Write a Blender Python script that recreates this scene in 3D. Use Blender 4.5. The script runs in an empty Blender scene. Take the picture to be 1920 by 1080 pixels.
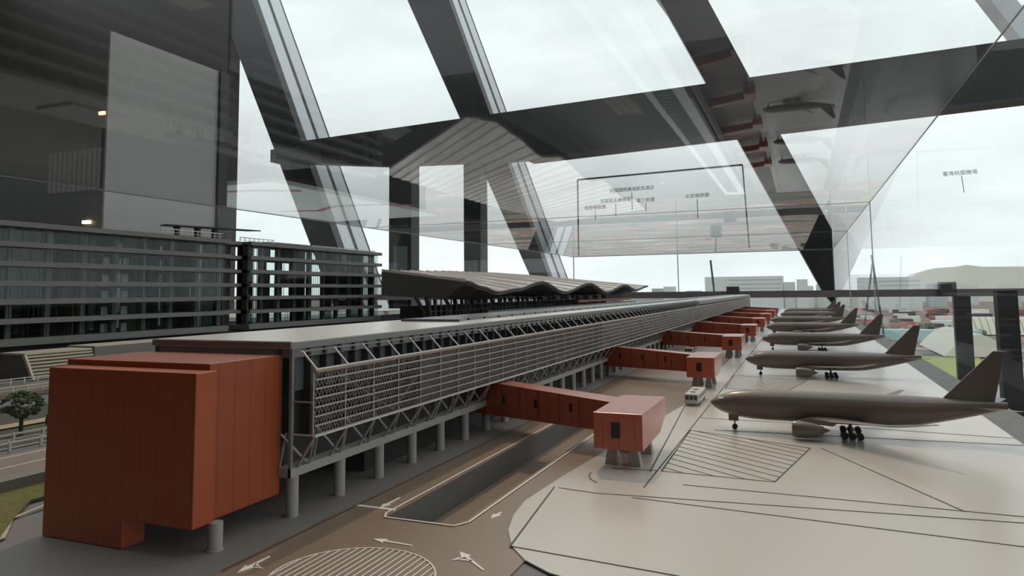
import bpy, bmesh, math, random
from mathutils import Vector, Matrix, noise as mnoise
random.seed(7)
S = bpy.context.scene
COL = S.collection

# ------------------------------------------------------------------ camera
F = 1327.0; PX, PY = 960.0, 434.0; EYE = Vector((0, 0, 0.3))
def _ray(x, y): return Vector((x - PX, -(y - PY), -F))
_Z = _ray(800, -15000).normalized()
_Y = _ray(1503, 547); _Y = (_Y - _Z * _Y.dot(_Z)).normalized()
_X = _Y.cross(_Z)
cam_d = bpy.data.cameras.new('camera'); cam = bpy.data.objects.new('camera', cam_d); COL.objects.link(cam)
R3 = Matrix((_X, _Y, _Z))                       # camera -> world
cam.matrix_world = Matrix.Translation(EYE) @ R3.to_4x4()
cam_d.sensor_width = 36; cam_d.lens = F / 1920 * 36
cam_d.shift_y = -(540 - PY) / 1920
cam_d.clip_start = 0.01; cam_d.clip_end = 6000
S.camera = cam

# ------------------------------------------------------------------ view + sky
vs = S.view_settings
vs.view_transform = 'Standard'; vs.look = 'None'; vs.gamma = 1; vs.use_curve_mapping = False
vs.exposure = 0.0
W = bpy.data.worlds.new('overcast_sky'); S.world = W; W.use_nodes = True
nt = W.node_tree; nt.nodes.clear()
wo = nt.nodes.new('ShaderNodeOutputWorld'); bg = nt.nodes.new('ShaderNodeBackground')
tc = nt.nodes.new('ShaderNodeTexCoord'); mp = nt.nodes.new('ShaderNodeMapping'); mp.inputs['Scale'].default_value = (1, 1, 3.2)
nz = nt.nodes.new('ShaderNodeTexNoise'); nz.inputs['Scale'].default_value = 2.6; nz.inputs['Detail'].default_value = 7; nz.inputs['Roughness'].default_value = .55
cr = nt.nodes.new('ShaderNodeValToRGB')
cr.color_ramp.elements[0].position = .34; cr.color_ramp.elements[0].color = (.60, .64, .645, 1)
cr.color_ramp.elements[1].position = .60; cr.color_ramp.elements[1].color = (.74, .785, .79, 1)
nt.links.new(tc.outputs['Generated'], mp.inputs['Vector']); nt.links.new(mp.outputs[0], nz.inputs['Vector'])
nt.links.new(nz.outputs['Fac'], cr.inputs[0]); nt.links.new(cr.outputs[0], bg.inputs[0]); nt.links.new(bg.outputs[0], wo.inputs[0])
bg.inputs[1].default_value = 1.56

# ------------------------------------------------------------------ materials
def lin(c):
    if isinstance(c, (int, float)): c = (c, c, c)
    f = lambda v: (v / 255) / 12.92 if v / 255 <= .04045 else (((v / 255) + .055) / 1.055) ** 2.4
    return (f(c[0]), f(c[1]), f(c[2]), 1)
MATS = {}
def M(name, col, rough=.6, metal=0, var=.08, scale=12, coat=0, bump=0, spec=.5, stripes=None):
    """Principled material with object-space noise variation; stripes = [(axis, period, width, phase)] darkens thin seams."""
    if name in MATS: return MATS[name]
    m = bpy.data.materials.new(name); m.use_nodes = True; t = m.node_tree; n = t.nodes; b = n['Principled BSDF']
    tcn = n.new('ShaderNodeTexCoord'); ns = n.new('ShaderNodeTexNoise'); ns.inputs['Scale'].default_value = scale; ns.inputs['Detail'].default_value = 6
    t.links.new(tcn.outputs['Object'], ns.inputs['Vector'])
    mx = n.new('ShaderNodeMix'); mx.data_type = 'RGBA'; c = lin(col)
    mx.inputs['A'].default_value = tuple(v * (1 - var) for v in c[:3]) + (1,)
    mx.inputs['B'].default_value = tuple(min(1, v * (1 + var)) for v in c[:3]) + (1,)
    t.links.new(ns.outputs['Fac'], mx.inputs['Factor']); out = mx.outputs['Result']
    if stripes:
        sp = n.new('ShaderNodeSeparateXYZ'); t.links.new(tcn.outputs['Object'], sp.inputs[0])
        for ax, per, wd, ph in stripes:
            a = n.new('ShaderNodeMath'); a.operation = 'ADD'; a.inputs[1].default_value = ph + 1000 * per; t.links.new(sp.outputs[ax], a.inputs[0])
            d = n.new('ShaderNodeMath'); d.operation = 'MODULO'; d.inputs[1].default_value = per; t.links.new(a.outputs[0], d.inputs[0])
            l = n.new('ShaderNodeMath'); l.operation = 'LESS_THAN'; l.inputs[1].default_value = wd; t.links.new(d.outputs[0], l.inputs[0])
            k = n.new('ShaderNodeMix'); k.data_type = 'RGBA'; k.inputs['B'].default_value = tuple(v * .3 for v in c[:3]) + (1,)
            t.links.new(l.outputs[0], k.inputs['Factor']); t.links.new(out, k.inputs['A']); out = k.outputs['Result']
    t.links.new(out, b.inputs['Base Color'])
    b.inputs['Roughness'].default_value = rough; b.inputs['Metallic'].default_value = metal
    b.inputs['Specular IOR Level'].default_value = spec; b.inputs['Coat Weight'].default_value = coat; b.inputs['Coat Roughness'].default_value = .25
    if bump:
        bp = n.new('ShaderNodeBump'); bp.inputs['Strength'].default_value = bump; bp.inputs['Distance'].default_value = .01
        t.links.new(ns.outputs['Fac'], bp.inputs['Height']); t.links.new(bp.outputs[0], b.inputs['Normal'])
    MATS[name] = m; return m
def glassmat(name, f0=.04, tint=(.97, .985, .98), power=5, scale=1.0, rough=0.0, bump=0):
    """thin clear sheet: Schlick mix of straight-through and mirror"""
    m = bpy.data.materials.new(name); m.use_nodes = True; t = m.node_tree; n = t.nodes; n.clear()
    o = n.new('ShaderNodeOutputMaterial'); mix = n.new('ShaderNodeMixShader'); tr = n.new('ShaderNodeBsdfTransparent'); gl = n.new('ShaderNodeBsdfGlossy')
    tr.inputs[0].default_value = (*tint, 1); gl.inputs['Roughness'].default_value = rough; gl.inputs[0].default_value = (.97, .98, .98, 1)
    geo = n.new('ShaderNodeNewGeometry'); dot = n.new('ShaderNodeVectorMath'); dot.operation = 'DOT_PRODUCT'
    t.links.new(geo.outputs['Normal'], dot.inputs[0]); t.links.new(geo.outputs['Incoming'], dot.inputs[1])
    ab = n.new('ShaderNodeMath'); ab.operation = 'ABSOLUTE'; t.links.new(dot.outputs['Value'], ab.inputs[0])
    s1 = n.new('ShaderNodeMath'); s1.operation = 'SUBTRACT'; s1.inputs[0].default_value = 1; t.links.new(ab.outputs[0], s1.inputs[1])
    pw = n.new('ShaderNodeMath'); pw.operation = 'POWER'; pw.inputs[1].default_value = power; t.links.new(s1.outputs[0], pw.inputs[0])
    ml = n.new('ShaderNodeMath'); ml.operation = 'MULTIPLY_ADD'; ml.inputs[1].default_value = (1 - f0) * scale; ml.inputs[2].default_value = f0; ml.use_clamp = True
    t.links.new(pw.outputs[0], ml.inputs[0]); t.links.new(ml.outputs[0], mix.inputs[0])
    t.links.new(tr.outputs[0], mix.inputs[1]); t.links.new(gl.outputs[0], mix.inputs[2]); t.links.new(mix.outputs[0], o.inputs[0])
    if bump:
        tcn = n.new('ShaderNodeTexCoord'); ns = n.new('ShaderNodeTexNoise'); ns.inputs['Scale'].default_value = 1.1; ns.inputs['Detail'].default_value = 1
        bp = n.new('ShaderNodeBump'); bp.inputs['Strength'].default_value = bump; bp.inputs['Distance'].default_value = .05
        t.links.new(tcn.outputs['Object'], ns.inputs['Vector']); t.links.new(ns.outputs['Fac'], bp.inputs['Height']); t.links.new(bp.outputs[0], gl.inputs['Normal'])
    return m
def emit(name, col, st):
    m = bpy.data.materials.new(name); m.use_nodes = True; b = m.node_tree.nodes['Principled BSDF']
    b.inputs['Emission Color'].default_value = lin(col); b.inputs['Emission Strength'].default_value = st; return m

# ------------------------------------------------------------------ mesh helpers
class MB:
    def __init__(s): s.v = []; s.f = []; s.o = Vector((0, 0, 0))
    def at(s, x, y, z): s.o = Vector((x, y, z)); return s
    def add(s, vs, fs):
        b = len(s.v); s.v += [tuple(Vector(p)) for p in vs]; s.f += [tuple(b + i for i in f) for f in fs]; return s
    def box(s, x0, x1, y0, y1, z0, z1):
        return s.add([(x0, y0, z0), (x1, y0, z0), (x1, y1, z0), (x0, y1, z0), (x0, y0, z1), (x1, y0, z1), (x1, y1, z1), (x0, y1, z1)],
                     [(0, 3, 2, 1), (4, 5, 6, 7), (0, 1, 5, 4), (1, 2, 6, 5), (2, 3, 7, 6), (3, 0, 4, 7)])
    def prism(s, poly, axis, a, b):
        """extrude a 2-D polygon along axis ('x': poly=(y,z), 'y': poly=(x,z), 'z': poly=(x,y))"""
        f = {'x': lambda p, t: (t, p[0], p[1]), 'y': lambda p, t: (p[0], t, p[1]), 'z': lambda p, t: (p[0], p[1], t)}[axis]
        n = len(poly); vs = [f(p, a) for p in poly] + [f(p, b) for p in poly]
        return s.add(vs, [tuple(range(n)), tuple(range(2 * n - 1, n - 1, -1))] + [(i, n + i, n + (i + 1) % n, (i + 1) % n) for i in range(n)])
    def bar(s, p, q, w, h=None):
        """square-section bar from p to q"""
        p, q = Vector(p), Vector(q); h = h or w; d = (q - p).normalized()
        up = Vector((0, 0, 1)) if abs(d.z) < .95 else Vector((0, 1, 0))
        a = d.cross(up).normalized() * w / 2; b = a.cross(d).normalized() * h / 2
        vs = [p - a - b, p + a - b, p + a + b, p - a + b, q - a - b, q + a - b, q + a + b, q - a + b]
        return s.add(vs, [(0, 3, 2, 1), (4, 5, 6, 7), (0, 1, 5, 4), (1, 2, 6, 5), (2, 3, 7, 6), (3, 0, 4, 7)])
    def tube(s, p, q, r0, r1=None, n=12):
        p, q = Vector(p), Vector(q); r1 = r0 if r1 is None else r1; d = (q - p).normalized()
        up = Vector((0, 0, 1)) if abs(d.z) < .95 else Vector((0, 1, 0))
        a = d.cross(up).normalized(); b = a.cross(d).normalized(); vs = []
        for c, r in ((p, r0), (q, r1)):
            vs += [c + a * math.cos(k * 2 * math.pi / n) * r + b * math.sin(k * 2 * math.pi / n) * r for k in range(n)]
        return s.add(vs, [(k, (k + 1) % n, n + (k + 1) % n, n + k) for k in range(n)] + [tuple(range(n - 1, -1, -1)), tuple(range(n, 2 * n))])
    def rings(s, rings, cap=True):
        n = len(rings[0]); vs = [p for r in rings for p in r]; fs = []
        for i in range(len(rings) - 1):
            for k in range(n): fs.append((i * n + k, i * n + (k + 1) % n, (i + 1) * n + (k + 1) % n, (i + 1) * n + k))
        if cap: fs += [tuple(range(n - 1, -1, -1)), tuple(range((len(rings) - 1) * n, len(rings) * n))]
        return s.add(vs, fs)
    def ball(s, c, r, n=8, sq=(1, 1, 1)):
        c = Vector(c); rs = []
        for i in range(n // 2 + 1):
            a = math.pi * i / (n // 2) ; rr = max(math.sin(a), .02) * r; z = -math.cos(a) * r
            rs.append([c + Vector((rr * math.cos(2 * math.pi * k / n) * sq[0], rr * math.sin(2 * math.pi * k / n) * sq[1], z * sq[2])) for k in range(n)])
        return s.rings(rs)
    def build(s, name, mat, parent=None, smooth=False, bevel=0, origin=None):
        """link as ONE object; vertices are given in world space, origin/parent location is subtracted"""
        me = bpy.data.meshes.new(name); o = bpy.data.objects.new(name, me); COL.objects.link(o)
        off = Vector((0, 0, 0))
        if parent is not None:
            o.parent = parent; off = s.o if s.o.length else Vector(parent.get('_base', (0, 0, 0)))
        elif origin is not None:
            off = Vector(origin); o.location = off
        me.from_pydata([tuple(Vector(v) - off) for v in s.v], [], s.f); me.validate()
        bm = bmesh.new(); bm.from_mesh(me); bmesh.ops.recalc_face_normals(bm, faces=bm.faces); bm.to_mesh(me); bm.free()
        me.materials.append(mat)
        if smooth:
            for p in me.polygons: p.use_smooth = True
            me.set_sharp_from_angle(angle=math.radians(40))
        if bevel:
            bv = o.modifiers.new('bevel', 'BEVEL'); bv.width = bevel; bv.segments = 2; bv.limit_method = 'ANGLE'
        return o
def tag(o, label=None, cat=None, group=None, kind=None):
    for k, v in (('label', label), ('category', cat), ('group', group), ('kind', kind)):
        if v: o[k] = v
    return o
def thing(name, label, cat, loc=(0, 0, 0), group=None):
    o = bpy.data.objects.new(name, None); COL.objects.link(o); o.location = loc; o.empty_display_size = .02
    tag(o, label, cat, group); o['_base'] = tuple(loc); return o
def struct(mb, name, mat, **k):
    o = mb.build(name, mat, **k); o['kind'] = 'structure'; return o
def copy_tree(o, parent=None):
    c = o.copy(); COL.objects.link(c)
    if parent is not None: c.parent = parent
    for ch in [x for x in KIDS.get(o.name, [])]:
        copy_tree(ch, c)
    return c
KIDS = {}
def index_kids(o):
    ks = [x for x in bpy.data.objects if x.parent == o]; KIDS[o.name] = ks
    for k in ks: index_kids(k)

# ------------------------------------------------------------------ palette
m_dark = M('dark_steel', (58, 57, 57), .55, .0, .15, 3)
m_beam = M('painted_beam', (40, 40, 41), .45, 0, .12, 2)
m_fin = M('skylit_pale_column', (226, 230, 234), .5, 0, .04, 2)  # daylight on fin sides put into the colour; also the pale corner column
m_wall = M('dark_wall_panel', (58, 54, 52), .5, 0, .2, .6)
m_floor = M('hall_floor_tile', (120, 118, 114), .35, 0, .08, 2)
m_ceil = M('hall_ceiling', (90, 84, 78), .8, 0, .05, 1)
m_glass = glassmat('case_glass', .02, (.98, .988, .985), 8, .95)
m_sglass = glassmat('side_glass', .02, (.98, .988, .985), 20, .95)
m_wglass = glassmat('window_glass', .015, (.985, .99, .99))
m_edge = M('glass_edge', (98, 104, 102), .3, 0, .1, 5)
m_edge_l = M('glass_edge_light', (190, 200, 198), .2, 0, .1, 5)

# ================================================================== THE ROOM
FL = -1.2
struct(MB().box(-22, 10, -8, 13.1, FL - .2, FL), 'floor', m_floor)
struct(MB().box(-22, 10, -8, -1.0, 9.5, 9.8), 'ceiling', m_ceil)
struct(MB().box(-22.3, -22, -8, 13.1, FL, 9.8), 'wall_left', m_wall)
struct(MB().box(-22, 10, -8.3, -8, FL, 9.8), 'wall_back', m_wall)
struct(MB().box(-22, -12.72, 13, 13.4, FL, 9.8), 'wall_front', m_wall)
struct(MB().box(10, 10.2, -8, 13.1, FL, -.2), 'wall_right', m_wall)
struct(MB().box(-12.72, 9.8, 13.02, 13.04, FL, 9.3), 'window_1', m_wglass)

def beam(name, label, mb, cat='beam', mat=m_beam, group=None):
    o = mb.build(name, mat, origin=mb.v[0]); return tag(o, label, cat, group)
# slanted window columns: front polygon at the glazing, deep fin reaching outside
def slant(name, xs, label, depth, mat=m_beam):
    (xa, za, xb, zb), (xc, zc, xd, zd) = xs      # left bottom -> left top ; right bottom -> right top
    poly = [(xa, za), (xc, zc), (xd, zd), (xb, zb)]
    t = thing(name, label, 'column', (xa, 13.05, za), 'slanted columns of the window wall')
    MB().prism(poly, 'y', 13.06, 13.3).build('column_face', mat, t)
    e = .02
    poly2 = [(xa + e, za), (xc - e, zc), (xd - e, zd), (xb + e, zb)]
    MB().prism(poly2, 'y', 13.3, 13.3 + depth).build('column_fin', m_fin, t)
    if depth > .5:
        pj_ = [(xc - e, zc), (xd - e, zd), (xd - e + .012, zd), (xc - e + .012, zc)]
        MB().prism(pj_, 'y', 13.3 + depth * .42, 13.3 + depth * .52).build('fin_joint', m_dark, t)
        MB().prism(pj_, 'y', 13.3 + depth * .96, 13.3 + depth).build('fin_joint', m_dark, t)
    return t
def ext(p, q, z0, z1):
    """line through p,q (x,z): x at z0 and z1"""
    k = (q[0] - p[0]) / (q[1] - p[1]); return (p[0] + k * (z0 - p[1]), z0, p[0] + k * (z1 - p[1]), z1)
def slant2(name, L, Rr, label, depth, z0=FL, z1=9.3):
    a = ext(*L, z0, z1); b = ext(*Rr, z0, z1)
    return slant(name, ((a[0], a[1], a[2], a[3]), (b[0], b[1], b[2], b[3])), label, depth)
slant2('slanted_column', ((-10.289, 1.536), (-13.021, 7.334)), ((-9.492, 1.364), (-12.052, 7.415)), 'slanted dark window column with its daylit side coloured pale, nearest the dark left wall', 1.05)
slant2('slanted_column', ((-5.122, 1.013), (-7.717, 6.678)), ((-4.696, 1.001), (-6.70, 6.505)), 'slanted dark window column in the middle, standing behind the wavy roof', 1.0)
t3 = thing('slanted_column', 'broad slanted dark column ending in a point behind the airliner tails', 'column', (.5, 13.05, FL), 'slanted columns of the window wall')
MB().prism([(.50, .02), (.518, .051), (.517, 1.299), (-1.359, 5.597), (-2.85, 9.3), (-4.35, 9.3), (-2.24, 5.746), (.347, .229)], 'y', 13.06, 13.9).build('column_face', m_beam, t3)
slant2('slanted_column', ((4.6, 1.9), (3.02, 4.834)), ((4.98, 1.9), (3.34, 4.83)), 'pale slanted column cut by the upper right corner of the photo', .3)
bpy.data.objects['slanted_column.003'].children[0].data.materials[0] = m_fin
# the two tall vertical posts
for a, b, lab in ((-8.17, -7.62, 'upright window post with steel frame beside the model hotel end'), (-6.38, -6.0, 'plain upright window post right of the framed one')):
    t = thing('window_post', lab, 'post', (a, 13.06, FL), 'upright window posts')
    MB().box(a, b, 13.06, 13.4, FL, 3.3).build('post_shaft', m_beam, t)
    if a < -8: MB().box(a + .12, a + .46, 13.045, 13.06, FL, 1.3).build('frame_plate', m_edge, t)
# big horizontal beam
t = thing('horizontal_beam', 'broad dark steel beam crossing the whole window wall', 'beam', (-4.8, 12.8, 2.88))
MB().prism([(-10.9, 3.30), (-10.9, 3.72), (3.38, 4.10), (9.9, 4.27), (9.9, 3.33), (3.3, 3.157), (-4.8, 2.877), (-8.0, 3.0)], 'y', 12.75, 13.0).build('web', m_beam, t)
MB().prism([(-4.8, 2.827), (-4.8, 2.877), (3.3, 3.157), (9.9, 3.33), (9.9, 3.28), (3.3, 3.107)], 'y', 12.6, 13.0).build('lower_flange', m_dark, t)
MB().box(-10.75, -9.75, 12.3, 12.75, 3.22, 3.5).build('light_fitting', m_dark, t)
# rail at eye level
t = thing('guard_rail', 'dark horizontal guard rail across the window wall at eye level', 'railing', (0, 12.9, .17))
MB().box(-12, 9.8, 12.85, 13.0, .165, .28).build('top_rail', M('rail_grey', (112, 106, 103), .4, .2, .06, 3), t)
MB().box(-1.2, -1.0, 12.75, 12.98, .165, .36).build('rail_box', m_dark, t)
MB().box(2.0, 2.22, 12.75, 12.98, .17, .39).build('rail_box', m_dark, t)
MB().box(2.19, 2.42, 12.88, 13.0, FL, .17).build('rail_post', m_beam, t)
MB().box(-4.4, -4.3, 12.88, 13.0, FL, .17).build('rail_post', m_beam, t)
t = thing('steel_upright', 'dark steel upright standing just outside the case at the right edge', 'post', (1.8, 8, FL))
MB().box(1.72, 1.885, 8, 8.15, FL, .27).build('shaft', m_beam, t)
MB().box(1.66, 1.95, 7.95, 8.2, FL, FL + .03).build('foot_plate', m_dark, t)
# partition panel left, outside the case
t = thing('partition_panel', 'grey translucent-looking partition panel behind the model hotel', 'partition', (-5, 4.5, FL))
MB().box(-5.02, -5.0, 3.87, 5.0, FL, 2.405).build('panel', M('partition_grey', (150, 148, 145), .5, 0, .08, 1.5), t)
MB().box(-5.06, -4.97, 5.0, 5.11, FL + .0, 2.40).build('edge_post', m_dark, t)
MB().box(-5.2, -4.8, 3.9, 5.1, FL, FL + .04).build('foot', m_dark, t)

t = thing('wall_vent', 'grey slatted vent panel high on the dark left wall', 'vent', (-17.3, 13, 2.9))
MB().box(-18.9, -16.6, 12.96, 13.0, 3.05, 4.25).build('backing', m_dark, t)
for k in range(12): MB().box(-18.85 + k * .19, -18.76 + k * .19, 12.9, 12.96, 3.1, 4.2).build('slat', M('vent_slat', (110, 104, 100), .5), t)
tag(MB().box(-17.05, -16.85, 12.93, 13.0, 5.1, 5.18).build('lamp_reflection', emit('lamp_reflection_glow', (255, 190, 130), 3), origin=(-17, 13, 5.1)), 'small glowing box for a warm ceiling lamp reflection high on the dark left wall above the vent', 'lamp')  # added glow for a ceiling lamp mirrored in the glass, not a wall fitting
tag(MB().box(-17.5, -17.25, 12.93, 13.0, 2.22, 2.30).build('lamp_reflection', emit('lamp_reflection_glow_2', (255, 225, 160), 6), origin=(-17.3, 13, 2.2)), 'small glowing box for a warm ceiling lamp reflection just above the larger model hotel block', 'lamp')  # second added glow, likewise a mirrored ceiling lamp
# window lettering
def text_mesh(s, size, name, mat, parent, loc, tilt=0):
    cu = bpy.data.curves.new(name, 'FONT'); cu.body = s; cu.size = size; cu.align_x = 'CENTER'; cu.extrude = .004
    o = bpy.data.objects.new('tmp', cu); COL.objects.link(o)
    bpy.context.view_layer.update()
    dg = bpy.context.evaluated_depsgraph_get(); me = bpy.data.meshes.new_from_object(o.evaluated_get(dg))
    bpy.data.objects.remove(o); me.name = name; me.materials.clear(); me.materials.append(mat)
    r = bpy.data.objects.new(name, me); COL.objects.link(r); r.parent = parent
    r.rotation_euler = (math.pi / 2, -tilt, 0); r.location = Vector(loc) - Vector(parent['_base']); return r
m_ink = M('window_film_ink', (58, 60, 62), .6, 0, .03)
m_ink2 = M('window_film_ink_pale', (150, 156, 158), .6, 0, .03)
t = thing('window_caption', 'dark line frame with five Chinese building captions on the window', 'sign', (-2.3, 13.006, 1.0))
fr = MB(); P = [(-3.917, 13.006, .975), (-3.912, 13.006, 2.45), (-.876, 13.006, 2.505), (-.813, 13.006, 1.025)]
for a, b in zip(P[:-1], P[1:]): fr.bar(a, b, .02, .03)
fr.build('caption_frame', m_ink, t)
for s, sz, x, z, l0, l1, w in (('桃園國際機場凱悅酒店', .085, -2.84, 2.155, 2.135, 1.80, 1), ('長榮航太維修廠', .085, -3.15, 1.965, 1.945, 1.72, 1), ('第三航廈', .085, -2.585, 1.935, 1.92, 1.76, 1),
                        ('南登機廊廳', .085, -3.545, 1.85, 1.835, 1.66, 1), ('北登機廊廳', .085, -1.66, 1.96, 1.94, 1.60, 1)):
    text_mesh(s, sz, 'caption_text', m_ink, t, (x * 1.008, 13.006, z * 1.007), .02)
    MB().bar((x * 1.008, 13.006, l0), (x * 1.008, 13.006, l1), .012, .012).build('leader_line', m_ink, t)
t = thing('window_caption', 'faint grey Chinese caption with leader line right of the framed captions', 'sign', (2.4, 13.006, 1.8))
text_mesh('臺灣桃園機場', .08, 'caption_text', m_ink2, t, (2.41, 13.006, 2.09), .02)
MB().bar((2.43, 13.006, 2.07), (2.45, 13.006, 1.8), .01, .01).build('leader_line', m_ink2, t)

# map table reflected in the lid
t = thing('map_table', 'low white table with red route lines seen mirrored in the case lid', 'table', (-9, 12, FL))
MB().box(-10.4, -6.6, 7.6, 12.4, -.06, 0).build('table_top', M('map_white', (205, 208, 204), .5, 0, .05, 4), t)
MB().box(-10.2, -6.8, 7.8, 12.2, FL, -.06).build('table_base', m_dark, t)
for x0, y0 in ((-9.4, 8.2), (-8.8, 10.4)):
    pts = [(x0 + .65 * k, y0 + .25 * math.sin(k * 2.0), .004) for k in range(5)]
    rl = MB()
    for a, b in zip(pts[:-1], pts[1:]): rl.bar(a, b, .12, .006)
    rl.build('route_line', M('route_red', (175, 80, 85), .6), t)

# ================================================================== LAMPS
m_bulb = emit('lamp_glow', (255, 205, 150), 30)
def spot(x, y, z, tx, ty, tz, power, lab, size=60, rad=.05, col=(1, .72, .48)):
    t = thing('ceiling_spotlight', lab, 'lamp', (x, y, z), 'warm spotlights over the display')
    MB().tube((x, y, z), (x, y, 9.5), .012).build('drop_rod', m_dark, t)
    d = (Vector((tx, ty, tz)) - Vector((x, y, z))).normalized(); p = Vector((x, y, z))
    MB().tube(p, p + d * .22, .09, .1).build('lamp_can', m_dark, t, smooth=True)
    MB().tube(p + d * .221, p + d * .225, .06).build('bulb', m_bulb, t)
    ld = bpy.data.lights.new('spot_light', 'SPOT'); lo = bpy.data.objects.new('spot_light', ld); COL.objects.link(lo); lo.parent = t
    lo.location = d * .25; lo.rotation_euler = d.to_track_quat('-Z', 'Y').to_euler()
    ld.energy = power; ld.color = col; ld.spot_size = math.radians(size); ld.spot_blend = .8; ld.shadow_soft_size = rad
    return t
spot(-1.6, 4.2, 4.3, -.35, 1.2, 0, 300, 'warm ceiling spotlight hanging above the concourse roof, out of frame', 40)
spot(1.0, -1.2, 3.2, -.6, 1.5, 0, 6, 'warm ceiling spotlight hanging behind the viewer', 60)
spot(-4.5, 1.0, 4.3, -2.6, 2.4, 0, 20, 'warm ceiling spotlight hanging above the model hotel', 60)

# ================================================================== DISPLAY CASE
CX0, CX1, CY0, CY1, CZ = -3.72, .478, .35, 12.0, .915
t = thing('display_plinth', 'long dark plinth carrying the airport model', 'plinth', (-1.6, 6, FL))
MB().box(CX0 + .05, CX1 - .05, CY0 + .05, CY1 - .05, FL, -.12).build('plinth_body', m_dark, t)
t = thing('display_case', 'large clear glass case standing over the airport model', 'display case', (-1.6, 6, 0))
g = .004
MB().box(CX0, CX1, CY0, CY1, CZ, CZ + g).build('lid_pane', m_glass, t)
MB().box(CX1, CX1 + g, CY0, CY1, -.02, CZ).build('side_pane', m_sglass, t)
MB().box(CX0 - g, CX0, CY0, CY1, -.02, CZ).build('side_pane', m_glass, t)
MB().box(CX0, CX1, CY1, CY1 + g, -.02, CZ).build('end_pane', m_glass, t)
MB().box(CX0, CX1, CY0 - g, CY0, -.02, CZ).build('end_pane', m_wglass, t)
e = .003
for y in (5.58, 8.307):
    MB().box(CX0, CX1, y, y + e * 2.4, CZ - e, CZ - .0005).build('lid_seam', m_edge, t)
    MB().box(CX1 - e * 2, CX1 - .0005, y, y + e * 3, 0, CZ - e).build('corner_seam', m_edge_l, t)
MB().box(CX1 - e, CX1 - .0005, CY0, CY1, CZ - e * 1.6, CZ - .0005).build('lid_edge', m_edge, t)
MB().box(CX0, CX0 + e * 2, CY0, CY1, CZ - e * 2, CZ - .0005).build('lid_edge', m_edge, t)
MB().box(CX0, CX1, CY1 - e * 4, CY1 - .0005, CZ - e * 3, CZ - .0005).build('lid_edge', m_edge, t)
for x in (CX0 + .006, -1.9, CX1 - .012):
    MB().box(x, x + .012, CY1 - .015, CY1 - .001, 0, CZ - .01).build('corner_seam', m_edge, t)

# ---- base and ground surfaces of the model
m_apron = M('apron_concrete', (200, 190, 180), .30, 0, .04, 5, .5)
m_road = M('model_asphalt', (128, 108, 92), .4, 0, .05, 8, .2)
m_walk = M('model_pavement', (116, 110, 104), .6, 0, .06, 8)
m_outer = M('outer_ground', (104, 103, 100), .6, 0, .25, 14)
m_line = M('white_paint', (225, 215, 205), .5, 0, .03)
m_groove = M('apron_groove', (70, 64, 60), .7, 0, .05)
m_grass = M('model_turf', (104, 102, 44), .9, 0, .4, 90, 0, .8)
m_pit = M('ramp_wall', (92, 92, 90), .4, 0, .08, 9)
PX0, PX1, PY0, PY1 = -.533, -.424, .848, 1.80
t = thing('model_landscape', 'flat board with apron, roads and markings carrying the airport model', 'landscape model', (-1.6, 6, 0))
b = MB()
for x0, x1, y0, y1 in ((CX0 + .01, PX0 - .004, CY0 + .01, CY1 - .01), (PX1 + .004, CX1 - .01, CY0 + .01, CY1 - .01), (PX0 - .004, PX1 + .004, CY0 + .01, PY0 - .004), (PX0 - .004, PX1 + .004, PY1 + .004, CY1 - .01)):
    b.box(x0, x1, y0, y1, -.12, -.002)
b.build('base_board', m_outer, t)
# road layer (thickness 1.5 mm) around the ramp opening
b = MB()
for x0, x1, y0, y1 in ((-.605, PX0, .36, 11.9), (PX1, -.30, .36, 11.9), (PX0, PX1, .36, PY0), (PX0, PX1, PY1, 11.9)):
    b.box(x0, x1, y0, y1, -.002, 0)
b.build('road_surface', m_road, t)
MB().box(-1.0, -.605, .36, 11.9, -.002, 0).build('pavement', m_walk, t)
# apron slab with rounded near corner
ap = [(.379, .36), (.379, 11.9), (-.30, 11.9), (-.30, 1.9), (-.372, 1.13), (-.381, .977)]
ap += [(-.372, .91), (-.355, .85), (-.330, .80), (-.300, .765), (-.262, .74), (-.21, .725), (-.05, .70), (.10, .66), (.25, .60), (.25, .36)]
MB().prism(ap, 'z', 0.0, .0015).build('apron', m_apron, t)
# apron grooves / painted lines
def gline(pts, w=.002, z=.0017, closed=False):
    m = MB(); q = list(pts) + ([pts[0]] if closed else [])
    for a, c in zip(q[:-1], q[1:]):
        m.bar((a[0], a[1], z), (c[0], c[1], z), w, .0006)
    return m
for pts in ([(-.356, 1.055), (-.295, 1.046), (.379, 1.115)], [(-.331, .798), (-.10, .775), (.204, .735), (.379, .71)], [(-.364, 1.057), (-.331, .798)], [(-.24, 1.042), (.379, .99)],
            [(-.182, 1.136), (.379, 1.13)], [(.022, 1.48), (.19, 1.129)], [(-.233, 1.735), (-.023, 1.733), (.379, 1.70)], [(-.185, 1.594), (.379, 1.63)],
            [(-.235, 1.1), (-.235, 11.8)], [(-.31, 1.2), (-.235, 1.21)], [(-.30, 2.0), (-.245, 1.2)]):
    gline(pts, .0022).build('groove_line', m_groove, t)
arc = [(-.335 + .06 * (1 - math.cos(a * .16)), 1.16 - .07 * math.sin(a * .16)) for a in range(7)]
gline(arc).build('groove_line', m_groove, t)
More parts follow.
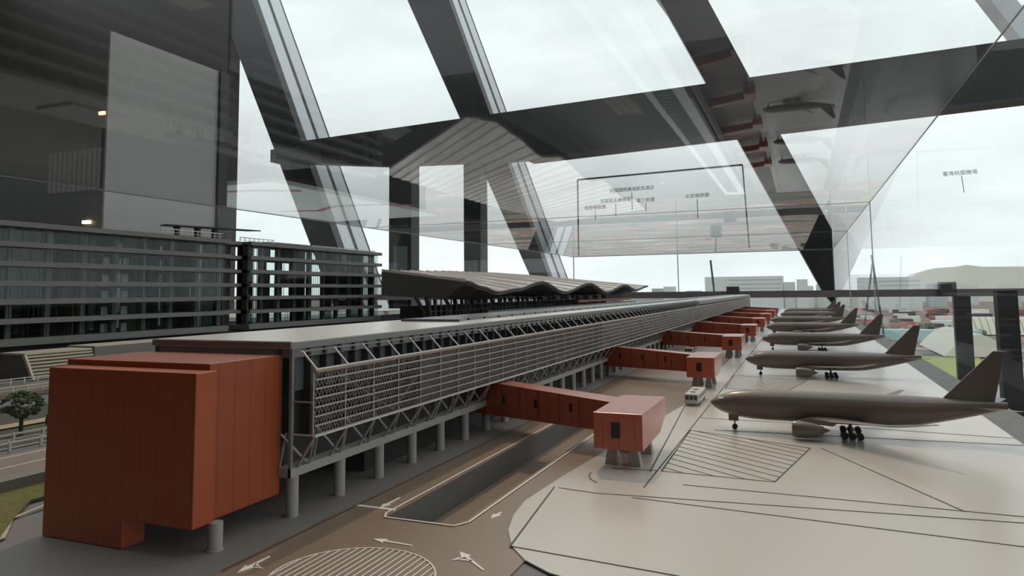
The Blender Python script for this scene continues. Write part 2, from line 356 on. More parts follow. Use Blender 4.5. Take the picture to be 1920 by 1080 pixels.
# hatched stand markings (near the first three stands)
for k in range(4):
    yo = k * 1.06; A, B, C_, D = (-.228, 1.209 + yo), (-.051, 1.20 + yo), (.003, 1.474 + yo), (-.233, 1.577 + yo)
    h = gline([A, B, C_, D], .0022, closed=True)
    def clip(c):      # lines  y = -0.9*x + c  inside the quad
        hits = []
        q = [A, B, C_, D, A]
        for p0, p1 in zip(q[:-1], q[1:]):
            f0 = p0[1] + 0.75 * p0[0] - c; f1 = p1[1] + 0.75 * p1[0] - c
            if f0 * f1 < 0: s_ = f0 / (f0 - f1); hits.append((p0[0] + (p1[0] - p0[0]) * s_, p0[1] + (p1[1] - p0[1]) * s_))
        return hits
    c = 1.03 + yo
    while c < 1.50 + yo:
        hh = clip(c)
        if len(hh) == 2: h.bar((*hh[0], .0017), (*hh[1], .0017), .0016, .0006)
        c += .034
    h.build('hatched_marking', m_groove, t)
# ramp opening
b = MB()
b.box(PX0 - .003, PX1 + .003, PY0 - .003, PY1 + .003, -.052, -.046)
b.build('ramp_floor', m_road, t)
b = MB().box(PX0 - .003, PX0, PY0, PY1, -.046, -.002).box(PX1, PX1 + .003, PY0, PY1, -.046, -.002).box(PX0, PX1, PY0 - .003, PY0, -.046, -.002).box(PX0, PX1, PY1, PY1 + .003, -.046, -.002)
b.build('ramp_wall', m_pit, t)
gline([(PX0 - .006, PY1), (PX0 - .006, PY0 + .01), (PX0 + .002, PY0 - .006), (PX1 - .004, PY0 - .006), (PX1 + .008, PY0 + .014), (PX1 + .008, PY1)], .0028, .0012).build('ramp_kerb', m_line, t)
gline([(-.598, .62), (-.598, 5)], .0016, .0008).build('lane_line', m_groove, t)
MB().box(-.60, -.536, .872, .879, 0, .0008).build('stop_line', m_line, t)
# oval hatched island
ov = [(-.455 + .09 * math.cos(a / 18 * math.pi), .655 + .088 * math.sin(a / 18 * math.pi)) for a in range(36)]
h = gline(ov, .0018, .0006, True)
x = -.54
while x < -.37:
    dx = x + .455; yy = .088 * math.sqrt(max(0, 1 - (dx / .09) ** 2)); h.bar((x, .655 - yy, .0006), (x + .0001, .655 + yy, .0006), .0014, .0006); x += .0085
h.build('hatched_island', m_line, t)
# arrows painted on the road
def arrow(x, y, ang, L, kind=0):
    m = MB(); ca, sa = math.cos(ang), math.sin(ang)
    T = lambda u, v: (x + u * ca - v * sa, y + u * sa + v * ca)
    def pl(ps): m.prism([T(*p) for p in ps], 'z', .0001, .0009)
    pl([(-L, -.0012), (0, -.0022), (0, .0022), (-L, .0012)])
    pl([(0, -.0065), (.018, 0), (0, .0065)])
    if kind: pl([(-L * .35, 0), (-L * .1, .012), (-L * .02, .010), (-L * .28, -.001)]); pl([(-L * .12, .006), (-L * .02, .020), (L * .05, .008)])
    m.build('road_arrow', m_line, t)
arrow(-.561, .895, -math.pi / 2, .035); arrow(-.579, .642, -math.pi / 2, .032, 1); arrow(-.482, .764, math.pi * .98, .04)
arrow(-.394, .905, -math.pi / 2 - .1, .012); arrow(-.366, .752, math.pi * .78, .045, 1)
# left-hand landscape: grass, roads, paths
MB().prism([(-1.14, .4), (-.915, .4), (-.935, .60), (-1.0, .66), (-1.06, .72), (-1.06, .9), (-1.14, .9)], 'z', 0, .004).build('lawn', m_grass, t)
MB().prism([(-1.13, .95), (-.93, .95), (-.93, 4), (-1.13, 4)], 'z', 0, .004).build('lawn', m_grass, t)
gline([(-.915, .4), (-.93, .60), (-1.0, .655), (-1.02, .72), (-.99, .80)], .006, .003).build('kerb', M('kerb_stone', (190, 172, 150), .7), t)
MB().box(-1.18, -1.14, .4, 4, 0, .02).build('retaining_kerb', m_walk, t)
MB().box(-1.42, -1.19, .4, 6, 0, .0015).build('side_road', m_road, t)
for x in (-1.24, -1.31, -1.39): gline([(x, .4), (x, 6)], .003, .0018).build('lane_line', m_line, t)
MB().box(-2.0, -1.47, .4, 3.2, -.002, 0).build('planting_bed', M('planting_soil', (74, 70, 52), .9, 0, .3, 40, 0, .5), t)
gline([(-1.7, .7), (-1.72, 1.3), (-1.8, 2.6)], .05, .0035).build('garden_path', M('path_sand', (176, 150, 122), .8), t)
# right-hand edge of the base: service road with kerbs
gline([(.382, .5), (.382, 11.9)], .003, -.0005).build('apron_kerb', m_walk, t)

# ================================================================== CONCOURSE
m_roof = M('roof_light_grey', (214, 208, 200), .28, 0, .02, 4, .6)
m_fasc = M('fascia_grey', (120, 120, 118), .5, 0, .05, 6)
m_fascd = M('fascia_end_brown', (112, 100, 95), .5, 0, .05, 6)
m_conc = M('column_grey', (150, 146, 142), .6, 0, .05, 10)
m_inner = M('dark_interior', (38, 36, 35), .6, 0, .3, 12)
m_lat = M('louver_metal', (168, 162, 156), .4, .3, .08, 8)
m_lat2 = M('lattice_metal', (140, 134, 128), .5, .3, .08, 8)
m_scr = M('screen_glass', (92, 86, 81), .3, .4, .3, 3, .5)
m_win = M('blue_grey_window', (98, 106, 108), .25, 0, .35, 30)
m_strut = M('strut_light', (205, 200, 194), .4, .2, .03)
m_sol = M('solar_dark_blue', (84, 86, 90), .3, 0, .1, 6)
XR, XL = -.647, -.905
YA, YM, YB = .79, 4.85, 10.0
t = thing('airport_concourse', 'long grey airport concourse model with latticed facade and flat pale roof', 'building', (-.78, .8, 0))
MB().box(XL, XR, YA, YM, .226, .236).build('roof', m_roof, t)
MB().box(XL, XR, YM, YB, .226, .2375).build('end_roof', m_roof, t)
MB().box(XR - .002, XR + .001, YA + .001, YM, .2255, .2345).build('fascia', m_fasc, t)
MB().box(XL, XR - .002, YA - .0015, YA, .227, .2345).build('end_fascia', m_fascd, t)
MB().box(XL + .004, XR - .004, YA + .003, YM, .213, .226).build('eaves_band', m_fasc, t)
MB().box(XL, XR + .012, YM, YB, .205, .226).build('far_eaves', m_fasc, t)
MB().box(XL + .01, XR + .001, YA, YB, .054, .066).build('floor_slab', m_conc, t)
MB().box(XL + .02, XR - .05, YA + .25, YB - .02, .003, .054).build('undercroft_wall', m_inner, t)
MB().box(XL + .01, XR - .022, YA + .012, YB - .02, .066, .213).build('inner_wall', m_inner, t)
MB().box(XL + .02, XR - .1, YA + .02, YB, .046, .054).build('under_beam', m_conc, t)
# end frame posts next to the orange block
MB().box(XR - .004, XR + .0005, YA, YA + .005, .054, .226).build('corner_post', m_fasc, t)
for x in (-.90, -.67): MB().box(x, x + .004, YA, YA + .005, .066, .226).build('corner_post', m_dark, t)
# glazed upper windows and mullions behind the struts
b = MB(); y = YA + .02
while y < YM:
    b.box(XR - .0215, XR - .0185, y + .006, y + .028, .165, .211); y += .036
b.build('upper_window', m_win, t)
b = MB(); y = YA + .012
while y < YM:
    b.box(XR - .022, XR - .006, y, y + .003, .10, .215); y += .036
b.build('mullion', m_dark, t)
def many(name, mat, mk, n, t):
    for k in range(min(n, 100)): mk(MB(), k).build(name, mat, t)
    if n > 100:
        b = MB()
        for k in range(100, n): mk(b, k)
        b.build(name, mat, t)['kind'] = 'stuff'
many('eaves_bracket', m_dark, lambda b, k: b.box(XR - .006, XR + .0005, YA + .036 + .036 * k, YA + .041 + .036 * k, .2145, .2255), 111, t)
MB().box(XR + .010, XR + .0125, YA + .01, YM, .2215, .2235).build('upper_rail', m_fasc, t)
MB().box(XR + .034, XR + .037, YA + .005, YB - .5, .198, .200).build('screen_rail', m_strut, t)
MB().box(XR + .034, XR + .038, YA + .005, YB - .5, .1945, .1965).build('screen_rail', M('rail_rust', (150, 118, 102), .5), t)
MB().box(XR + .032, XR + .0365, YA + .005, YB - .5, .109, .111).build('screen_rail', m_strut, t)
for z in (.111, .223):
    MB().bar((XR, YA + .005, z), (XR + .034 if z < .2 else XR + .012, YA + .005, z), .002).build('end_strut', m_strut, t)
MB().bar((XR, YA + .004, .155), (XR + .033, YA + .004, .155), .002).build('end_strut', m_lat, t)
# louvered screen
XS = XR + .035
b = MB()
for k in range(8):
    z = .1105 + k * .0122; b.box(XS - .002, XS + .0006, YA + .006, YB - .5, z, z + .0022)
b.build('screen_louver', m_lat, t)
many('screen_mullion', m_lat, lambda b, k: b.box(XS - .0025, XS - .0008, .793 + .0725 * k, .795 + .0725 * k, .110, .196), 112, t)
MB().box(XS - .008, XS - .0065, YA + .30, YB - .5, .111, .196).build('screen_glass', m_scr, t)
b = MB()
for k in range(7):
    z0 = .1125 + k * .0122; z1 = z0 + .0105; y = YA + .008; i = 0
    while y < 2.3:
        dy = random.uniform(.003, .0055); a, c = (z0, z1) if i % 2 else (z1, z0)
        b.bar((XS - .004, y, a), (XS - .004, y + dy, c), .0009); y += dy * .85; i += 1
b.build('screen_lattice', m_lat2, t)
# diagonal cross braces behind the screen
b = MB()
for k in range(20):
    y = .85 + k * .29; b.bar((XS - .005, y, .19), (XS - .005, y + .15, .115), .0014); b.bar((XS - .005, y + .15, .115), (XS - .005, y + .29, .19), .0014)
b.build('cross_bracing', m_lat2, t)
# struts and V braces: each its own part
s0 = MB().bar((XR + .012, .797, .2225), (XR + .036, .797, .199), .0022).build('awning_strut', m_strut, t)
v = MB(); v.bar((XR + .034, .797, .110), (XR - .001, .804, .064), .003); v.bar((XR + .034, .797, .110), (XR + .001, .828, .066), .0026)
v.bar((XR - .012, .785, .112), (XR - .002, .828, .066), .0028); v.bar((XR - .012, .795, .112), (XR - .018, .79, .066), .0024)
v0 = v.build('v_brace', m_lat, t)
for k in range(1, 56):
    c = s0.copy(); COL.objects.link(c); c.location.y += .0715 * k
    c = v0.copy(); COL.objects.link(c); c.location.y += .0725 * k
c0 = MB().tube((-.655, .805, 0), (-.655, .805, .054), .0085, n=14).build('support_column', m_conc, t, smooth=True)
for k in range(1, 50):
    c = c0.copy(); COL.objects.link(c); c.location.y += .107 * k
i0 = MB().tube((-.80, .9, 0), (-.80, .9, .046), .0085, n=12).build('inner_column', m_conc, t, smooth=True)
for k in range(1, 14):
    c = i0.copy(); COL.objects.link(c); c.location.y += .107 * k
MB().box(XL, XR + .036, YB - .5, YB - .49, .066, .226).build('end_wall', m_roof, t)
# solar panels in steps
for k in range(92):
    y = 1.42 + k * .0905
    sp = MB(); sp.prism([(-.855, y), (-.706 if k == 0 else -.724, y), (-.724, y + .078), (-.855, y + .078)], 'z', .2375 if k > 37 else .236, .2415)
    sp.build('solar_panel', m_sol, t)

# ---- orange end block
m_or = M('orange_cladding', (138, 58, 14), .42, 0, .05, 5, .08, stripes=[('Y', .0272, .0009, .01), ])
m_or2 = M('orange_cladding_front', (150, 62, 14), .45, 0, .05, 5, .15, stripes=[('X', .0272, .0006, .01)])
t = thing('orange_end_block', 'large burnt orange clad block closing the near end of the concourse', 'building', (-.78, .63, 0))
MB().box(-.91, -.662, .66, .787, .033, .218).build('rear_volume', m_or, t, bevel=.001)
MB().prism([(-.899, .001), (-.759, .001), (-.759, .035), (-.650, .035), (-.650, .2105), (-.899, .2105)], 'y', .628, .6595).build('front_volume', m_or2, t, bevel=.001)
t = thing('support_pillar', 'short grey round pillar under the orange end block', 'column', (-.672, .675, 0))
MB().tube((-.655, .668, 0), (-.655, .668, .0325), .0085, n=16).build('shaft', m_conc, t, smooth=True)
MB().tube((-.655, .668, 0), (-.655, .668, .002), .010, n=16).build('foot', m_conc, t)

# ---- jet bridges
m_jet = M('orange_bridge_cladding', (170, 80, 54), .3, 0, .05, 6, .7, stripes=[('Y', .0165, .0007, 0), ('X', .027, .0007, 0)])
m_slot = M('dark_slot', (28, 24, 24), .4)
m_foot = M('pale_footing', (158, 152, 145), .5, 0, .05, 20)
JL = ['nearest orange jet bridge, its cab standing beside the white shuttle bus', 'second orange jet bridge from the camera', 'third orange jet bridge from the camera',
      'fourth orange jet bridge from the camera', 'fifth orange jet bridge from the camera', 'sixth orange jet bridge, small behind the fifth', 'seventh and second farthest orange jet bridge', 'farthest orange jet bridge at the end of the concourse']
def jet_bridge(label):
    t = thing('jet_bridge', label, 'jet bridge', (-.295, 1.25, 0), 'orange jet bridges along the concourse')
    A = [(-.675, 1.44), (-.340, 1.325), (-.330, 1.385), (-.690, 1.505)]
    vs = [(x, y, .0345) for x, y in A] + [(A[0][0], A[0][1], .106), (A[1][0], A[1][1], .0905), (A[2][0], A[2][1], .0905), (A[3][0], A[3][1], .106)]
    MB().add(vs, [(0, 3, 2, 1), (4, 5, 6, 7), (0, 1, 5, 4), (1, 2, 6, 5), (2, 3, 7, 6), (3, 0, 4, 7)]).build('corridor', m_jet, t, bevel=.0008)
    MB().prism([(1.19, .033), (1.19, .0935), (1.405, .0935), (1.405, .058), (1.345, .036)], 'x', -.338, -.254).build('cab', m_jet, t, bevel=.001)
    MB().box(-.307, -.292, 1.1885, 1.1905, .052, .078).build('cab_window', m_slot, t)
    dx, dy = A[1][0] - A[0][0], A[1][1] - A[0][1]
    for f in (.22, .47, .72):
        x, y = A[0][0] + dx * f, A[0][1] + dy * f
        MB().add([(x, y - .0012, .062), (x + .006, y - .0012 + .006 * dy / dx, .062), (x + .006, y - .0012 + .006 * dy / dx, .079), (x, y - .0012, .079),
                  (x, y + .001, .062), (x + .006, y + .001 + .006 * dy / dx, .062), (x + .006, y + .001 + .006 * dy / dx, .079), (x, y + .001, .079)],
                 [(0, 1, 2, 3), (7, 6, 5, 4), (0, 4, 5, 1), (3, 2, 6, 7), (0, 3, 7, 4), (1, 5, 6, 2)]).build('side_window', m_slot, t)
    for x, y in ((-.3175, 1.235), (-.277, 1.232), (-.277, 1.332), (-.3175, 1.335)):
        q = MB(); a, c = .0115, .006
        q.add([(x - a, y - a * .8, 0), (x + a, y - a * .8, 0), (x + a, y + a * .8, 0), (x - a, y + a * .8, 0), (x - c, y - c, .034), (x + c, y - c, .034), (x + c, y + c, .034), (x - c, y + c, .034)],
              [(0, 3, 2, 1), (4, 5, 6, 7), (0, 1, 5, 4), (1, 2, 6, 5), (2, 3, 7, 6), (3, 0, 4, 7)]).build('footing', m_foot, t, bevel=.0008)
    return t
jb = jet_bridge(JL[0]); index_kids(jb)
for k in range(1, 8):
    c = copy_tree(jb); c.location.y += 1.052 * k; c['label'] = JL[k]

# ---- buses
m_bus = M('bus_white', (190, 186, 180), .4, 0, .03)
m_busw = M('bus_glass', (60, 62, 64), .2)
def bus(x, y, label):
    t = thing('shuttle_bus', label, 'bus', (x, y, 0), 'white shuttle buses')
    w, l = .018, .15
    MB().box(x - w, x + w, y, y + l, .005, .031).build('body', m_bus, t, bevel=.003)
    for k in range(3): MB().box(x - w + .003 + k * .0105, x - w + .0115 + k * .0105, y - .0005, y + .002, .016, .0265).build('rear_window', m_busw, t)
    for k in range(5): MB().box(x + w - .001, x + w + .0006, y + .01 + k * .028, y + .033 + k * .028, .016, .0265).build('side_window', m_busw, t)
    for k in range(2): MB().box(x - .006, x + .006, y + .03 + k * .05, y + .045 + k * .05, .031, .0325).build('roof_vent', m_fasc, t)
    for yy in (y + .03, y + .12):
        for s in (-1, 1): MB().tube((x + s * (w - .004), yy, .0065), (x + s * (w + .0005), yy, .0065), .0055).build('wheel', m_slot, t)
bus(-.276, 1.90, 'white shuttle bus parked beside the nearest jet bridge cab')
bus(-.50, 3.40, 'small white shuttle bus beyond the second jet bridge')

# ================================================================== AIRLINERS
m_pl = M('airliner_grey', (104, 91, 83), .34, 0, .05, 5, .45)
m_tyre = M('tyre_dark', (40, 38, 38), .7)
PLAB = ['nearest grey model airliner with its whole tail fin beside the right window post', 'second grey model airliner from the camera', 'third grey model airliner from the camera', 'fourth grey model airliner from the camera',
        'fifth grey model airliner from the camera', 'sixth grey model airliner, small behind the fifth', 'farthest grey model airliner in the row']
def airliner(label):
    X0, Y0 = -.195, 1.62
    t = thing('model_airliner', label, 'airplane', (X0 + .27, Y0, 0), 'grey model airliners on the apron')
    sec = [(0, .0555, .0545, .0008), (.004, .0605, .0495, .006), (.011, .066, .0435, .012), (.020, .0715, .0385, .0175), (.032, .0765, .034, .022), (.047, .081, .0295, .0262), (.065, .084, .0265, .029),
           (.088, .086, .024, .0308), (.12, .0865, .0232, .0315), (.20, .087, .023, .0318), (.30, .0868, .0228, .0318), (.355, .0862, .0232, .0316), (.385, .0858, .0262, .031), (.42, .085, .0335, .0285),
           (.46, .084, .043, .0225), (.50, .082, .0535, .0145), (.53, .0808, .0625, .0085), (.548, .080, .067, .0045)]
    rs = []
    for x, zt, zb, hw in sec:
        c = (zt + zb) / 2; h = (zt - zb) / 2
        rs.append([(X0 + x, Y0 + hw * math.cos(a * math.pi / 12), c + h * math.sin(a * math.pi / 12)) for a in range(24)])
    fu = MB().rings(rs).build('fuselage', m_pl, t, smooth=True)
    # cockpit windows
    cw = MB()
    for s in (-1, 1):
        for a0, a1, xo in ((.35, .62, 0), (.05, .3, .003), (-.25, 0, .007)):
            a = math.radians(62 - 0); 
            pts = []
            for (uu, zz) in ((0, 0), (.006, .001), (.0055, .0042), (.001, .0035)):
                xx = .017 + xo + uu; zc = .0655 + zz
                # half width of the nose there
                import bisect
                for q in range(len(sec) - 1):
                    if sec[q][0] <= xx <= sec[q + 1][0]:
                        f = (xx - sec[q][0]) / (sec[q + 1][0] - sec[q][0]); zt = sec[q][1] + f * (sec[q + 1][1] - sec[q][1]); zb = sec[q][2] + f * (sec[q + 1][2] - sec[q][2]); hw = sec[q][3] + f * (sec[q + 1][3] - sec[q][3])
                c = (zt + zb) / 2; h = (zt - zb) / 2; sn = max(-1, min(1, (zc - c) / h)); pts.append((X0 + xx, Y0 + s * (hw * math.sqrt(max(0, 1 - sn * sn)) + .0004), zc))
            cw.add(pts, [(0, 1, 2, 3)])
    cw.build('cockpit_window', m_strut, t)
    MB().prism([(X0 + .440, .082), (X0 + .530, .1765), (X0 + .550, .1765), (X0 + .527, .077)], 'y', Y0 - .0022, Y0 + .0022).build('tail_fin', m_pl, t, bevel=.001)
    for s in (-1, 1):
        def foil(xl, xt, y, z, th):
            n = 10; up = []; dn = []
            for k in range(n + 1):
                u = k / n; T = th * 2.6 * (math.sqrt(u) * (1 - u)) ; up.append((xl + (xt - xl) * u, y, z + T)); dn.append((xl + (xt - xl) * u, y, z - T * .45))
            return up + dn[-2:0:-1]
        r = [foil(X0 + .168, X0 + .300, Y0 + s * .018, .031, .0085), foil(X0 + .225, X0 + .315, Y0 + s * .07, .038, .005), foil(X0 + .315, X0 + .358, Y0 + s * .16, .050, .0025), foil(X0 + .392, X0 + .402, Y0 + s * .226, .068, .0008)]
        MB().rings(r).build('wing', m_pl, t, smooth=True)
        r = [foil(X0 + .478, X0 + .520, Y0 + s * .006, .068, .003), foil(X0 + .548, X0 + .566, Y0 + s * .088, .076, .0008)]
        MB().rings(r).build('tailplane', m_pl, t, smooth=True)
        # engine
        ye = Y0 + s * .075; xe = X0 + .166; rs = []
        for dx, rr in ((.004, .0125), (0, .0145), (.002, .0158), (.012, .0168), (.030, .0165), (.044, .014), (.050, .012), (.0505, .0085), (.058, .0075), (.0585, .005), (.070, .0005)):
            rs.append([(xe + dx, ye + rr * math.cos(a * math.pi / 10), .0215 + rr * math.sin(a * math.pi / 10)) for a in range(20)])
        en = MB().rings(rs).build('engine', m_pl, t, smooth=True)
        MB().prism([(xe + .012, .037), (xe + .030, .0435), (xe + .085, .038), (xe + .075, .030), (xe + .040, .033)], 'y', ye - .002, ye + .002).build('pylon', m_pl, t)
        # main gear
        yg = Y0 + s * .036
        g_ = MB().tube((X0 + .277, yg, .008), (X0 + .274, Y0 + s * .022, .03), .0026).bar((X0 + .262, yg, .0075), (X0 + .292, yg, .0075), .003)
        gs = g_.build('main_gear', m_pl, t)
        for k in range(3):
            for q in (-1, 1):
                xx = X0 + .263 + k * .014; MB().tube((xx, yg + q * .0035, .0066), (xx, yg + q * .0095, .0066), .0062, n=14).build('wheel', m_tyre, gs).location = (0, 0, 0)
    ng = MB().tube((X0 + .05, Y0, .007), (X0 + .05, Y0, .03), .0016).build('nose_gear', m_pl, t)
    for q in (-1, 1): MB().tube((X0 + .05, Y0 + q * .0012, .0058), (X0 + .05, Y0 + q * .0045, .0058), .0055, n=14).build('wheel', m_tyre, ng)
    MB().box(X0 + .038, X0 + .058, Y0 - .005, Y0 + .005, .0185, .034).build('gear_door', m_pl, t)
    return t
# sub-parts of gears are built in thing space: parent gear sits at the thing origin, so offsets agree
_old = MB.build
def _b(s, name, mat, parent=None, **k):
    if parent is not None and '_base' not in parent.keys() and parent.parent is not None: s.o = Vector(parent.parent['_base'])
    return _old(s, name, mat, parent, **k)
MB.build = _b
al = airliner(PLAB[0]); index_kids(al)
for k, (dx, y) in enumerate(((0, 2.665), (0, 3.79), (-.03, 4.97), (-.045, 6.1), (-.01, 7.5), (0, 8.7)), 1):
    c = copy_tree(al); c.location.x += dx; c.location.y = y; c['label'] = PLAB[k]

# ================================================================== MODEL HOTEL
m_hs = M('hotel_slab_grey', (112, 110, 106), .55, 0, .08, 5)
m_hc = M('hotel_column_grey', (124, 119, 112), .6, 0, .08, 6)
m_hd = M('hotel_partition', (104, 98, 92), .6, 0, .2, 5)
m_hg = glassmat('hotel_glass', .02, (.86, .93, .92), 6)
XH, DH = -3.0, .50
ZT = [.108, .213, .294, .369, .450, .531, .615]
m_hd2 = M('hotel_partition_dark', (58, 54, 51), .6, 0, .2, 5)
m_hteal = glassmat('hotel_teal_glass', .03, (.48, .62, .62), 6)
m_hwhite = M('hotel_blind', (196, 190, 182), .7)
def hotel(y0, y1, label, openness, depth, endw):
    t = thing('model_hotel', label, 'building', (XH - .25, y0, .1), 'open-floored model hotel blocks')
    MB().box(XH - depth, XH, y0, y1, .100, .130).build('plinth_slab', m_hs, t)
    for z in ZT[1:]: MB().box(XH - depth, XH + .006, y0, y1, z - .022, z).build('floor_slab', m_hs, t)
    n = int(round((y1 - y0) / .165))
    for k in range(n + 1):
        y = y0 + (y1 - y0 - .03) * k / n
        MB().box(XH - .085, XH - .06, y, y + .024, .130, .595).build('facade_column', m_hc, t)
        MB().box(XH - depth + .01, XH - depth + .03, y, y + .02, .130, .595).build('rear_column', m_hc, t)
    bays = []; y = y0 + .03
    while y < y1 - .02:
        L = random.choice((.045, .07, .09, .12)); bays.append((y, min(y + L, y1), random.random(), random.random(), random.random())); y += L + random.choice((0, .004, .012))
    for fl in range(6):
        z0 = ZT[fl] if fl else .130; z1 = ZT[fl + 1] - .022; A = MB(); B = MB(); T = MB(); Wt = MB()
        for a, c, p, q, w in bays:
            op = openness(a)
            if p + (random.random() - .5) * .12 > op:
                (A if q < .45 else B).box(XH - .11 - .08 * w, XH - .105 - .08 * w, a, c, z0, z1)
                if q > .6: B.box(XH - .10 - .08 * w, XH - .098 - .08 * w, a + .006, c - .006, z1 - (z1 - z0) * .35, z1 - (z1 - z0) * .2)
            elif q < .35 or 2.86 < a < 3.0 or 3.62 < a < 3.86: T.box(XH - .07, XH - .068, a, c, z0, z1)
            if q < .25 and random.random() > op: A.box(XH - .19, XH - .07, a, a + .006, z0, z1)
        for yy in (2.40, 2.505):
            if y0 < yy < y1 and fl < 5: Wt.box(XH - .097, XH - .093, yy, yy + .036, z0, z1 - .02)
        for mb, nm, mt in ((A, 'partition', m_hd), (B, 'partition', m_hd2), (T, 'teal_window', m_hteal), (Wt, 'white_blind', m_hwhite)):
            if mb.v: mb.build(nm, mt, t)
        b = MB(); y = y0 + .02
        while y < y1 - .01: b.box(XH - .030, XH - .0275, y, y + .0022, z0, z1); y += .021 if (openness(y) > .4 or random.random() < .3) else .08
        b.build('mullion', m_hd2, t)
        MB().box(XH - .0275, XH - .0268, y0 + .02, y1 - .02, z0, z1).build('facade_glass', m_hg, t)
    if endw: MB().box(XH - endw, XH - .02, y0, y0 + .01, .130, .6).build('end_wall', m_hd2, t)
    return t
h1 = hotel(1.45, 3.12, 'larger open-floored grey model hotel block at the left with a roof canopy', lambda y: 1.2 if y > 2.98 else (.45 if y > 2.82 else .14), .5, 0)
h2 = hotel(3.28, 4.69, 'smaller open-floored grey model hotel block behind the concourse roof', lambda y: 1.2 if (y > 4.02 or y < 3.44) else (.6 if y > 3.62 else .15), .2, .1)
# link balconies
for z in ZT[1:]: MB().box(XH - .16, XH - .06, 3.12, 3.276, z - .02, z).build('link_slab', m_hs, h1)
# canopy + railings
cp = MB().add([(XH - .16, 2.78, .672), (XH - .05, 2.72, .668), (XH - .05, 3.42, .688), (XH - .16, 3.42, .692), (XH - .16, 2.78, .678), (XH - .05, 2.72, .674), (XH - .05, 3.42, .694), (XH - .16, 3.42, .698)],
              [(0, 3, 2, 1), (4, 5, 6, 7), (0, 1, 5, 4), (1, 2, 6, 5), (2, 3, 7, 6), (3, 0, 4, 7)]).build('canopy_roof', m_dark, h1)
for y in (2.82, 2.96, 3.085): MB().box(XH - .11, XH - .085, y, y + .024, .615, .676).build('canopy_post', m_dark, h1)
def rail(y0, y1, x, z, parent, h=.033):
    b = MB(); b.bar((x, y0, z + h), (x, y1, z + h), .0045); b.bar((x, y0, z + h * .5), (x, y1, z + h * .5), .002); y = y0
    while y <= y1: b.bar((x, y, z), (x, y, z + h), .003); y += .04
    return b.build('roof_railing', m_strut, parent)
rail(2.68, 3.1, XH - .04, .615, h1); rail(3.3, 3.6, XH - .1, .615, h2, .03); rail(3.9, 4.66, XH - .04, .615, h2, .012)
MB().box(XH - .4, XH - .15, 3.62, 4.05, .615, .640).build('roof_plant', m_hs, h2)
MB().box(XH - .4, XH - .15, 2.25, 2.55, .615, .628).build('roof_plant', m_hs, h1)
tag(MB().box(XH - .46, XH - .10, 1.46, 4.65, 0, .0995).build('hotel_podium', m_inner, origin=(-3.2, 3, 0)), 'dark recessed podium beneath the model hotel blocks', 'podium')

# ================================================================== WAVE ROOF TERMINAL
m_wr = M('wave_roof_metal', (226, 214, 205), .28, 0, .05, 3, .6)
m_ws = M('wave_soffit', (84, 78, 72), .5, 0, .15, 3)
FR = [(2.6, .43), (3.126, .417), (4.132, .375), (4.345, .342), (4.635, .305), (5.014, .328), (5.554, .386), (6.166, .300), (6.996, .384), (7.672, .296), (8.579, .377), (9.17, .318), (9.95, .372)]
def zf(y):
    for (a, za), (c, zc) in zip(FR[:-1], FR[1:]):
        if a <= y <= c:
            f = (y - a) / (c - a); f = f * f * (3 - 2 * f); return za + (zc - za) * f
    return FR[-1][1]
NV = 14
def ztop(f, v):
    back = .495 + .026 * math.sin(f * math.pi); return zf(4.13 + 5.82 * f) * (1 - v) + back * v
def yat(f, v): a = 4.13 + 1.03 * v; return a + (9.95 - a) * f
def wave_grid(fn, fs):
    return [[(-2.0 - 1.3 * j / NV, yat(f, j / NV), fn(f, j / NV, o)) for j in range(NV + 1)] for f, o in fs]
def sheet(top, bot):
    m = MB(); n = NV + 1; vs = [p for r in top for p in r] + [p for r in bot for p in r]; o = len(top) * n; fs = []
    for i in range(len(top) - 1):
        for j in range(NV):
            a = i * n + j; fs.append((a, a + 1, a + n + 1, a + n)); fs.append((o + a, o + a + n, o + a + n + 1, o + a + 1))
        a = i * n; fs.append((a, a + n, o + a + n, o + a)); a = i * n + NV; fs.append((a, o + a, o + a + n, a + n))
    for r in (0, len(top) - 1):
        for j in range(NV): a = r * n + j; fs.append((a, o + a, o + a + 1, a + 1))
    return m.add(vs, fs)
t = thing('wave_roof_terminal', 'terminal model with undulating ribbed roof and glazed walls behind the concourse', 'building', (-2.6, 6, 0))
FS = []
for k in range(31):
    for q in range(5): FS.append(((k + q / 4) / 31 if q < 4 else (k + .995) / 31, .013 * (1 - q / 4)))
FP = [(k / 120, 0) for k in range(121)]
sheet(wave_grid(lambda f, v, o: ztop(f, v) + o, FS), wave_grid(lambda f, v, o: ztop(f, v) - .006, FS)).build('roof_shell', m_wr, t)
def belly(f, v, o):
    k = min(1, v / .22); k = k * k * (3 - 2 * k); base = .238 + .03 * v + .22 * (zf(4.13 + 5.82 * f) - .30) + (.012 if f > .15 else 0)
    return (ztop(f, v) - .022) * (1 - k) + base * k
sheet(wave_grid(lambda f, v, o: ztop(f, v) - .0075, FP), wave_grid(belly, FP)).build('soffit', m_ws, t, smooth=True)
b = MB(); pts = [(-1.995, 4.13 + 5.82 * i / 120, zf(4.13 + 5.82 * i / 120) - .004) for i in range(121)]
for a, c in zip(pts[:-1], pts[1:]): b.bar(a, c, .012, .014)
b.build('roof_edge_trim', m_dark, t)
b = MB(); y = 4.1
while y < 9.5: b.bar((-2.25, y, .0), (-2.25, y, .27), .006); b.bar((-2.3, y + .03, .0), (-2.3, y + .03, .27), .003); y += .075
for z in (.06, .10, .14, .18, .22, .26): b.bar((-2.25, 4.1, z), (-2.25, 9.5, z), .004)
b.build('curtain_wall_grid', m_dark, t)
tr0 = None
